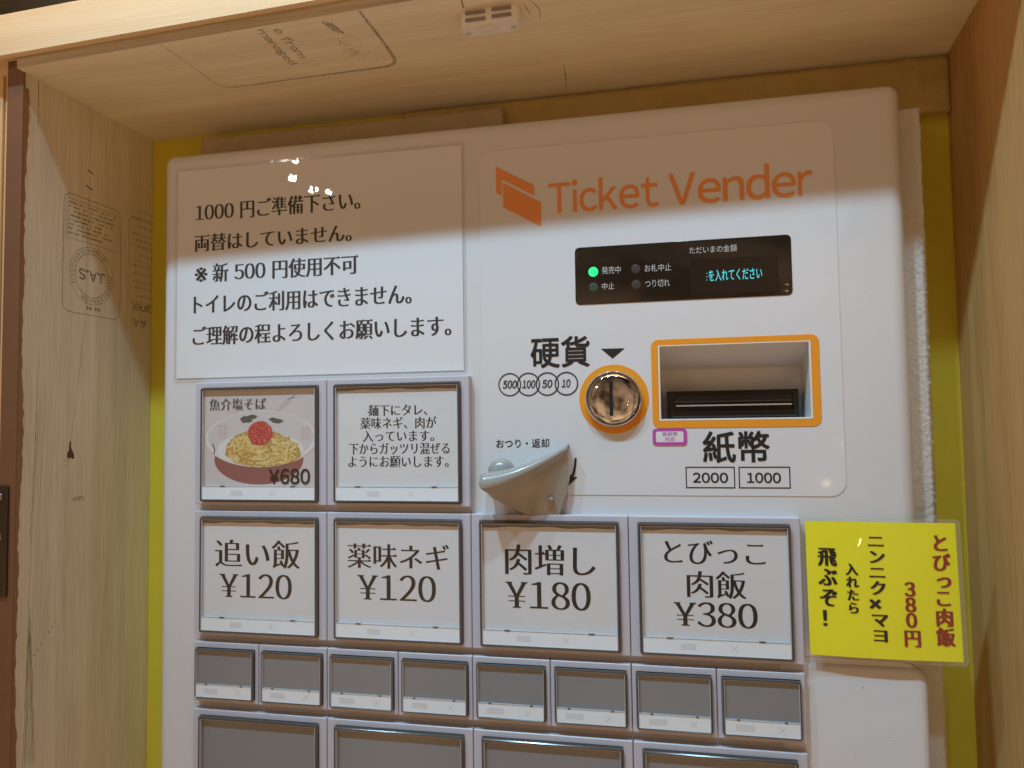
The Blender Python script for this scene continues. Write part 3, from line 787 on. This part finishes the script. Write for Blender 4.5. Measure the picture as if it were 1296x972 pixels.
# banknote side
bm = ringplate(bmesh.new(), rr(443.8, -27.2, 582.5, 50.2, 6.5, 6), rr(449.6, -22, 576, 44, 1.0, 6), -.95, 0, .15, din=4)
note = bmobj('banknote_slot', bm, ORANGE, tm)
bm = bmesh.new()
f0 = [bm.verts.new(P(x, y, -.6)) for x, y in ((449.8, -21.8), (575.8, -21.8), (575.8, 43.8), (449.8, 43.8))]
b0 = [bm.verts.new(P(x, y, d)) for x, y, d in ((452, -3.2, 40), (574, -3.2, 40), (574, 43, 40), (452, 43, 40))]
bridge(bm, f0, b0); bm.faces.new(b0)
bmobj('recess', bm, INWHITE, note)
bm = ringplate(bmesh.new(), rr(449.7, -21.9, 575.9, 43.9, .8, 3), rr(451.2, -21.0, 574.4, 42.4, .6, 3), -1.1, 2, .2); bmobj('inner_lip', bm, PLASTIC, note)
bm = boxm(bmesh.new(), 456.5, 569, 17.5, 43, 24, 42, bev=.8); mouth = bmobj('bill_mouth', bm, GLOSSBLK, note)
bm = bmesh.new(); boxm(bm, 462, 564, 22, 28, 20, 30, bev=1.0); boxm(bm, 460, 566, 35.5, 41.5, 16, 30, bev=1.5); bmobj('bill_guide', bm, GLOSSBLK, mouth)
bm = bmesh.new(); boxm(bm, 464, 562, 30.2, 31.4, 15.5, 26, bev=.3); bmobj('reflection_bar', bm, simple('reflection_metal', (.80, .80, .80), .32, metal=1.0), mouth)  # added pale bar, stands in for the white reflection across the mouth
for x in (459, 563.5):
    bm = boxm(bmesh.new(), x, x + 3, 20, 41, 19, 30, bev=.5); bmobj('side_guide', bm, GLOSSBLK, mouth)
bm = bmesh.new(); text(bm, '紙幣', (486.1, 53.8, 540, 80), -.75, 'bold'); text(bm, '2000', (476.9, 88.9, 505.6, 97.2), -.75, 'bold'); text(bm, '1000', (521.3, 88.9, 548.4, 97.2), -.75, 'bold'); bmobj('lettering', bm, BLACK, film)
bm = bmesh.new()
for x0, x1 in ((470.7, 511.6), (514.6, 556.2)): ringplate(bm, rr(x0, 83.7, x1, 102, .3, 2), rr(x0 + .9, 84.6, x1 - .9, 101.1, .2, 2), -.7, -.4)
bmobj('box_outline', bm, BLACK, film)
bm = ringplate(bmesh.new(), rr(443.5, 50.7, 472.6, 65, 3, 5), rr(446.3, 53, 469.7, 62.4, 1.2, 5), -1.25, -.6); pink = bmobj('magenta_sticker', bm, MAGENTA, film)
bm = plate(bmesh.new(), rr(446.2, 52.9, 469.8, 62.5, 1.2, 5), -1.15, -.5); bmobj('sticker_face', bm, PAPER, pink)
bm = bmesh.new(); text(bm, '新紙幣', (452.0, 53.6, 464.6, 57.3), -1.35, 'plain'); text(bm, '対応', (453.9, 58.0, 462.5, 61.7), -1.35, 'plain'); bmobj('lettering', bm, MAGENTA, pink)

# coin return lever: a flared scoop
bm = bmesh.new(); G = []; NU = 30
for k in range(NU + 1):
    u = k / NU
    x = 295.5 + u * 74.5
    ytop = 92 - 2 * u - 25 * u ** 2.2 if u > 0 else 92                 # upper outline
    if u < .10: ytop = 92 - 9 * math.sqrt(max(0, 1 - ((.10 - u) / .10) ** 2)) * .62 
    else: ytop = 92 - 5.58 - 2.2 * (u - .1) / .9 - 20.5 * ((u - .1) / .9) ** 1.7
    dep = 47 * (1 - .70 * u ** 1.6) * (min(1, u / .07 + .45) if u < .07 else 1)
    rad = 13.5 - 9.5 * u ** .8                                         # thickness of the rounded lip
    if u < .08: rad *= .55 + .45 * u / .08
    xb = 335 + (360 - 335) * u                                         # where this rib meets the foot
    prof = []
    prof.append((x, ytop, 0.0)); prof.append((x, ytop - .3, -dep * .45)); prof.append((x, ytop + .1, -dep * .8))
    for j in range(6):
        a = math.pi / 2 * j / 5
        prof.append((x, ytop + rad * (1 - math.cos(a)) * .95 + .1, -dep * .8 - dep * .2 * math.sin(a)))
    prof.append((x + (xb - x) * .03, ytop + rad * 1.22, -dep * .97))
    prof.append((x + (xb - x) * .08, ytop + rad * 1.42, -dep * .86))
    for j in (.22, .4, .6, .8, 1.0):
        q = j
        yy = ytop + rad * 1.42 + (128 - ytop - rad * 1.42) * q
        prof.append((x + (xb - x) * (q ** (1.25 + 2.2 * u * u)), yy, -(dep * .86 * (1 - q) ** 1.25 + 8 * q)))
    G.append([bm.verts.new(P(*p)) for p in prof])
for a, b in zip(G, G[1:]):
    for i in range(len(a) - 1): bm.faces.new((a[i], a[i + 1], b[i + 1], b[i]))
for side in (G[0], G[-1]):
    v0 = bm.verts.new(P(*( (330, 128, 0) if side is G[0] else (359, 128, 0))))
    try: bm.faces.new(side + [v0])
    except ValueError: pass
lever = bmobj('coin_return_lever', bm, LEVER, tm, smooth=True, angle=55)
bm = bmesh.new(); lathe(bm, [(11.5, 0), (11.3, -8)] + [(11.3 * math.cos(t * math.pi / 16), -8 - 9 * math.sin(t * math.pi / 16)) for t in range(1, 8)] + [(0, -17)], 308.5, 87, 40); bmobj('pivot_cap', bm, LEVER, lever, smooth=True, angle=50)
bm = bmesh.new(); lathe(bm, [(2.6, -4), (2.6, -13.8), (2.0, -14.6), (0, -14.9)], 355, 111.5, 20); bmobj('pin', bm, simple('lever_pin', (.30, .25, .20), .5), lever, smooth=True, angle=50)

# ---------------------------------------------------------------- buttons
PITCH = 70.2
DF = -9.0
def button_meshes(w, h, cov, card, strip, big):
    """meshes of one button with its upper left corner at 0, 0"""
    X = {}
    def keep(nm, bm, mat, smooth=False, angle=35):
        me = bpy.data.meshes.new(nm); bmesh.ops.recalc_face_normals(bm, faces=bm.faces[:]); bm.to_mesh(me); bm.free()
        me.transform(Matrix.Translation(-P(0, 0, 0)))
        for m in (mat if isinstance(mat, (list, tuple)) else [mat]): me.materials.append(m)
        if smooth:
            for p in me.polygons: p.use_smooth = True
            me.set_sharp_from_angle(angle=math.radians(angle))
        X[nm] = me
    x0, y0, x1, y1 = cov
    keep('ticket_button', ringplate(bmesh.new(), rr(.35, 0, w - .35, h, .8, 3), rr(x0, y0, x1, y1, 1.0, 3), DF, 0, .6, din=-1), FRAME)
    bm = bmesh.new(); flat(bm, rr(x0, y0, x1, y1, .5, 3), -9.0 if big else -10.6); keep('window_back', bm, CAVITY)
    t = 2.3 if big else 1.5
    keep('cover_rim', ringplate(bmesh.new(), rr(x0 + .3, y0 + .3, x1 - .3, y1 - .3, 1.4, 4), rr(x0 + t, y0 + t, x1 - t, y1 - t * .9, .8, 4), -13.4, -3, .7), RIM)
    bm = bmesh.new(); ringplate(bm, rr(x0 + t * .96, y0 + t * .96, x1 - t * .96, y1 - t * .86, .8, 3), rr(x0 + t + .45, y0 + t + .45, x1 - t - .45, y1 - t * .9 - .45, .6, 3), -12.9, -9.8, .15); keep('rim_bevel', bm, RIMHI)
    bm = bmesh.new(); flat(bm, rr(x0 + t, y0 + t, x1 - t, y1 - t * .9, .6, 3), -12.75); keep('clear_pane', bm, PANE)
    s0, s1 = strip
    bm = bmesh.new(); boxm(bm, x0 + t * .8, x1 - t * .8, s0, s1, -12.3, -8); keep('label_strip', bm, STRIP)
    bm = bmesh.new(); boxm(bm, x0 + t, x1 - t, s0 - .7, s0 - .05, -12.6, -8, bev=.15); keep('strip_ledge', bm, RIMHI)
    bm = bmesh.new()
    for fx in (.20, .80): boxm(bm, x0 + (x1 - x0) * fx - (2.6 if big else 1.2), x0 + (x1 - x0) * fx + (2.6 if big else 1.2), s0 - 1.1, s0 + .1, -12.7, -12.4)
    keep('ledge_notch', bm, RIM)
    bm = bmesh.new(); cx = x0 + (x1 - x0) * (.62 if big else .75); cy = (s0 + s1) / 2; q = 2.5 if big else 2.8
    stroke(bm, [(cx - q, cy - q), (cx + q, cy + q)], .25, -12.36); stroke(bm, [(cx - q, cy + q), (cx + q, cy - q)], .25, -12.4)
    keep('cross_mark', bm, CROSSINK); bm = bmesh.new()
    flat(bm, rr(x0 + (x1 - x0) * (.27 if big else .16), cy - 2.6, x0 + (x1 - x0) * (.37 if big else .40), cy + 2.4, .4, 2), -12.36)
    keep('strip_mark', bm, PALEINK)
    if card:
        a, b, c, d_ = card
        bm = bmesh.new()
        n = 24; tp = [(a + (c - a) * k / n, b + .5 * math.sin(k * .9) + .35 * math.sin(k * .37 + 1)) for k in range(n + 1)]
        flat(bm, tp + [(c, d_), (a, d_)], -9.6); keep('price_card', bm, PAPER)
    return X
BIG = (PITCH * 2, 119.0, (8.2, 5.6, 132.2, 116.0), (10.4, 11.0, 130.0, 104), (101.6, 114.0), True)
SML = (PITCH, 56.4, (4.0, 5.6, 66.2, 52.6), None, (39.6, 51.4), False)
MB_ = button_meshes(*BIG); MS_ = button_meshes(*SML)
def place(meshes, x, y, parts, label=None):
    fr = bpy.data.objects.new('ticket_button', meshes['ticket_button']); C.objects.link(fr); fr.parent = tm
    fr.location = P(x, y, 0) - org(tm); ORG[fr.name] = P(x, y, 0)
    if label: fr['label'] = label
    for nm in parts:
        if nm in meshes:
            o = bpy.data.objects.new(nm, meshes[nm]); C.objects.link(o); o.parent = fr; ORG[o.name] = P(x, y, 0)
    return fr
FULL = ('window_back', 'cover_rim', 'rim_bevel', 'clear_pane', 'label_strip', 'strip_ledge', 'ledge_notch', 'strip_mark', 'cross_mark', 'price_card')
EMPTY = ('window_back', 'cover_rim', 'rim_bevel', 'clear_pane', 'label_strip', 'strip_ledge', 'ledge_notch', 'strip_mark', 'cross_mark')
R1, R2, R3, R4 = 0.0, 125.4, 251.3, 315.2
b1 = place(MB_, 0, R1, FULL, 'price button with a picture of noodles in a bowl')
b2 = place(MB_, PITCH * 2, R1, FULL, 'button carrying a printed note on mixing the noodles')
row2 = [place(MB_, PITCH * 2 * i, R2, FULL) for i in range(4)]
for o, lb in zip(row2, ('extra rice button at 120 yen', 'spring onion button at 120 yen', 'extra meat button at 180 yen', 'roe and meat rice button at 380 yen')): o['label'] = lb
for i in range(8): place(MS_, PITCH * i, R3, EMPTY)
for i in range(4): place(MB_, PITCH * 2 * i, R4, EMPTY)
def card_text(fr, lines, style='ming', mat=BLACK):
    bm = bmesh.new()
    for s, b in lines: text(bm, s, b, -9.8, style)
    return bmobj('lettering', bm, mat, fr)
card_text(b2, [('麺下にタレ、', (183, 25.2, 240.5, 35.6)), ('薬味ネギ、肉が', (175.2, 36.8, 249.2, 47.6)), ('入っています。', (177.6, 49.4, 247, 59.4)), ('下からガッツリ混ぜる', (163.8, 60.8, 261.5, 71.2)), ('ようにお願いします。', (163, 73.0, 260.5, 83.2))])
card_text(row2[0], [('追い飯', (24.2, 152.6, 112.6, 178.6)), ('\u00a5120', (30.2, 184.8, 104.4, 207.6))])
card_text(row2[1], [('薬味ネギ', (162.2, 153.4, 259.8, 176)), ('\u00a5120', (173, 181.8, 247, 205))])
card_text(row2[2], [('肉増し', (312.6, 151.5, 391.8, 177.8)), ('\u00a5180', (313.6, 183.6, 387.2, 207.3))])
card_text(row2[3], [('とびっこ', (451.3, 145.0, 532.8, 164.8)), ('肉飯', (469.6, 170.4, 516.6, 192.6)), ('\u00a5380', (459.2, 196.4, 525.1, 216.7))])

# the printed picture on the first card
ox, oy = 0.0, 0.0
def q(px, py): return (11.0 + (px - 103) * .2492, 8.4 + (py - 118) * .2275)    # picture units to millimetres
def ell(cx, cy, rx, ry, n=48, a0=0, a1=360): return [q(cx + rx * math.cos(math.radians(a0 + (a1 - a0) * k / (n - 1))), cy + ry * math.sin(math.radians(a0 + (a1 - a0) * k / (n - 1)))) for k in range(n)]
PM = [simple('print_backdrop', (.62, .57, .55), .6, var=.06), simple('print_bowl_white', (.74, .72, .70), .6, var=.04), simple('print_bowl_red', (.30, .115, .09), .6, var=.15), simple('print_noodle', (.72, .52, .17), .6, var=.12, vscale=300),
      simple('print_noodle_light', (.80, .65, .32), .6, var=.1), simple('print_noodle_dark', (.50, .32, .08), .6), simple('print_roe', (.52, .085, .06), .6, var=.6, vscale=900), simple('print_green', (.115, .11, .085), .6, var=.3, vscale=400), simple('print_rim_red', (.70, .42, .36), .6), simple('print_bowl_tint', (.62, .59, .57), .6)]
bm = bmesh.new()
def pf(loop, d, mi): f_ = flat(bm, loop, d); f_.material_index = mi
def ps(pts, w, d, mi):
    n0 = len(bm.faces); stroke(bm, pts, w, d); bm.faces.ensure_lookup_table()
    for f_ in bm.faces[n0:]: f_.material_index = mi
pf([q(103, 118), q(576, 118), q(576, 522), q(103, 522)], -9.65, 0)
pf(ell(338, 413, 190, 106), -9.70, 2)                                           # outer side of the bowl
pf(ell(345, 322, 240, 122, 64), -9.75, 1)                                      # rim
pf(ell(345, 318, 226, 110, 64), -9.80, 9)                                       # inside
pf(ell(345, 372, 185, 72, 48), -9.85, 1)
ps(ell(345, 325, 234, 117, 48, 15, 165), 2.0, -9.87, 1); ps(ell(345, 322, 238, 120, 64), .35, -9.88, 8)
bowl = [(205, 395), (215, 350), (250, 318), (300, 300), (360, 296), (420, 310), (465, 335), (505, 370), (512, 402), (470, 428), (400, 440), (320, 440), (250, 428)]
pf([q(353 + (p[0] - 355) * 1.06, 372 + (p[1] - 375) * 1.08) for p in bowl], -9.90, 5)
for k in range(420):
    cx = random.uniform(195, 512); cy = random.uniform(300, 444)
    if ((cx - 353) / 164) ** 2 + ((cy - 372) / 74) ** 2 > .94: continue
    a = random.gauss(.25, .9); L = random.uniform(25, 75); cv = random.uniform(-.03, .03); pts = []
    x, y = cx, cy
    for j in range(7): pts.append(q(x, y)); x += L / 7 * math.cos(a); y += L / 7 * math.sin(a) * .75; a += cv * L / 7
    if any(((p[0] - 11) / .2492 + 103 - 353) ** 2 / 170 ** 2 + ((p[1] - 8.4) / .2275 + 118 - 372) ** 2 / 77 ** 2 > 1.0 for p in pts): continue
    ps(pts, random.uniform(.9, 1.5), -9.92 - k * .0004, random.choice((3, 3, 4, 4, 5)))
for cx, cy, rx, ry in ((288, 243, 30, 17), (418, 252, 26, 12), (312, 232, 22, 10), (400, 244, 16, 8)):
    pf([q(cx + rx * math.cos(t * .42) * random.uniform(.7, 1.1), cy + ry * math.sin(t * .42) * random.uniform(.7, 1.1)) for t in range(15)], -9.86 - cx * .0001, 7)
pf([q(346 + 54 * math.cos(t * .2618) * random.uniform(.94, 1.04), 303 + 53 * math.sin(t * .2618) * random.uniform(.95, 1.03)) for t in range(24)], -10.12, 6)
PM.append(simple('print_roe_light', (.66, .20, .14), .6, var=.3, vscale=900)); PM.append(simple('print_roe_dark', (.42, .03, .02), .6))
for k in range(150):
    a = random.uniform(0, 6.283); rad = math.sqrt(random.random()) * 48; pf([q(346 + rad * math.cos(a) + 3.2 * math.cos(t), 303 + rad * math.sin(a) + 3.2 * math.sin(t)) for t in range(6)], -10.14 - k * .0003, random.choice((10, 11, 6)))
for cx, cy in ((182, 290), (535, 305)):
    for i in range(3):
        for j in range(2): ps([q(cx - 16 + j * 22 + a, cy - 24 + i * 19 + b) for a, b in ((0, 0), (15, 2), (15, 14), (0, 12), (0, 3), (10, 5), (9, 10))], .35, -9.89, 8)
ps([q(140, 345), q(150, 372), q(146, 390)], 1.2, -9.89, 7)
for k in range(7): ps([q(410 + k * 8, 215 - k * 4), q(445 + k * 8, 170 - k * 5), q(498 - k, 143 + k * 3)], .22, -9.89, 9)
bm2 = bm
me_ = bmobj('food_picture', bm2, PM, b1)
bm = bmesh.new(); text(bm, '魚介塩そば', (17.0, 16.2, 77.6, 27.4), -10.2, 'ming'); bmobj('lettering', bm, GREYINK, b1)
bm = bmesh.new(); text(bm, '\u00a5680', (81.2, 84.8, 123.6, 98.8), -10.3, 'bold'); bmobj('price_lettering', bm, BLACK, b1)

# ================================================================ laminated notice taped to the machine
bm = bmesh.new()
def wavy_sheet(bm, x0, y0, x1, y1, d, amp, nx, ny, skew=0.0, curl=0.0):
    G = []
    for j in range(ny + 1):
        v = j / ny; row = []
        for i in range(nx + 1):
            u = i / nx
            e = amp * (math.sin(u * 9 + v * 3) * .5 + math.sin(v * 7 - u * 4 + 1) * .5)
            e -= curl * (max(0, v - .9) / .1) ** 2
            row.append(bm.verts.new(P(x0 + (x1 - x0) * u, y0 + (y1 - y0) * v + skew * (u - .5), d - abs(e))))
        G.append(row)
    for j in range(ny):
        for i in range(nx): bm.faces.new((G[j][i], G[j][i + 1], G[j + 1][i + 1], G[j + 1][i]))
    return bm
NX0, NY0, NX1, NY1 = -28.3, -218.4, 274.7, -4.3
notice = thing('notice_sheet', P(123, NY1, -1), 'laminated white notice with five printed lines, above the noodle picture button', 'notice')
NPRINT = simple('notice_print', (.050, .040, .034), .5)
bm = boxm(bmesh.new(), NX0 + 1.2, NX1 - 1.2, NY0 + 1.2, NY1 - 1.2, -.9, -.3); bmobj('paper', bm, simple('notice_paper', (.77, .775, .775), .7, var=.02), notice)
bm = bmesh.new()
for s, b in (('1000 円ご準備下さい。', (-6.7, -182.6, 171.5, -164.0)), ('両替はしていません。', (-7.3, -150.6, 162.5, -133.3)), ('※新 500 円使用不可', (-6.6, -120.2, 169, -101.2)), ('トイレのご利用はできません。', (-7.6, -89.2, 222.8, -69.6)), ('ご理解の程よろしくお願いします。', (-8.5, -57.2, 261.4, -38.0))):
    bm = bmesh.new(); text(bm, s, b, -1.1, 'mingm'); bmobj('lettering', bm, NPRINT, notice)
bm = wavy_sheet(bmesh.new(), NX0 - 1.5, NY0 - 1.5, NX1 + 1.5, NY1 + 1.5, -1.4, .25, 60, 44, curl=1.6); bmobj('laminate', bm, FILM, notice, smooth=True)
bm = ringplate(bmesh.new(), rr(NX0 - 1.5, NY0 - 1.5, NX1 + 1.5, NY1 + 1.5, 2, 4), rr(NX0 + 1.1, NY0 + 1.1, NX1 - 1.1, NY1 - 1.1, .5, 4), -1.3, -.2); bmobj('laminate_border', bm, FILMEDGE, notice)

# ================================================================ yellow flyer
fl = thing('flyer', P(622, 237, -6), 'small laminated yellow flyer with vertical red and black writing, stuck beside the price buttons', 'flyer')
def FY(x, y, d):
    t = (x - 566) / 113
    return P(x + .8 * (y - 182) / 54 * 0, y + .4 * (t - .5), d - 3.5 - 6.0 * (y - 128) / 108 - 2.2 * math.sin(math.pi * min(1, max(0, t))))
bm = bmesh.new(); n = 24
def gridsheet(bm, x0, y0, x1, y1, d, nx=24, ny=6):
    G = [[bm.verts.new(FY(x0 + (x1 - x0) * i / nx, y0 + (y1 - y0) * j / ny, d)) for i in range(nx + 1)] for j in range(ny + 1)]
    for j in range(ny):
        for i in range(nx): bm.faces.new((G[j][i], G[j][i + 1], G[j + 1][i + 1], G[j + 1][i]))
    return bm
bmobj('paper', gridsheet(bmesh.new(), 565.8, 128.4, 678.9, 235.6, 0), YPAPER, fl, smooth=True)
bm = bmesh.new(); text(bm, 'とびっこ肉飯', (660.2, 138, 673.3, 223.6), -.5, 'mingbold', True, f=FY); text(bm, '380円', (637, 175, 647.8, 225.2), -.5, 'mingbold', True, f=FY); bmobj('red_lettering', bm, REDPR, fl)
bm = bmesh.new(); text(bm, 'ニンニク×マヨ', (612.4, 140, 624.7, 222.4), -.5, 'mingbold', True, f=FY); text(bm, '入れたら', (595.4, 161.8, 604.4, 201), -.5, 'mingbold', True, f=FY); text(bm, '飛ぶぞ！', (574.8, 150, 588.4, 212), -.5, 'mingbold', True, f=FY); bmobj('black_lettering', bm, BLACK, fl)
bm = bmesh.new()
fo_, fi_ = rr(562.6, 125.4, 682.6, 239, 4, 5), rr(565.9, 128.5, 678.8, 235.5, .6, 5)
ringplate(bm, fo_, fi_, 0, .4, f=FY); bmobj('laminate_border', bm, FILMEDGE, fl)
bmobj('laminate', gridsheet(bmesh.new(), 564, 126.6, 681, 237.6, -.9), FILM, fl, smooth=True)
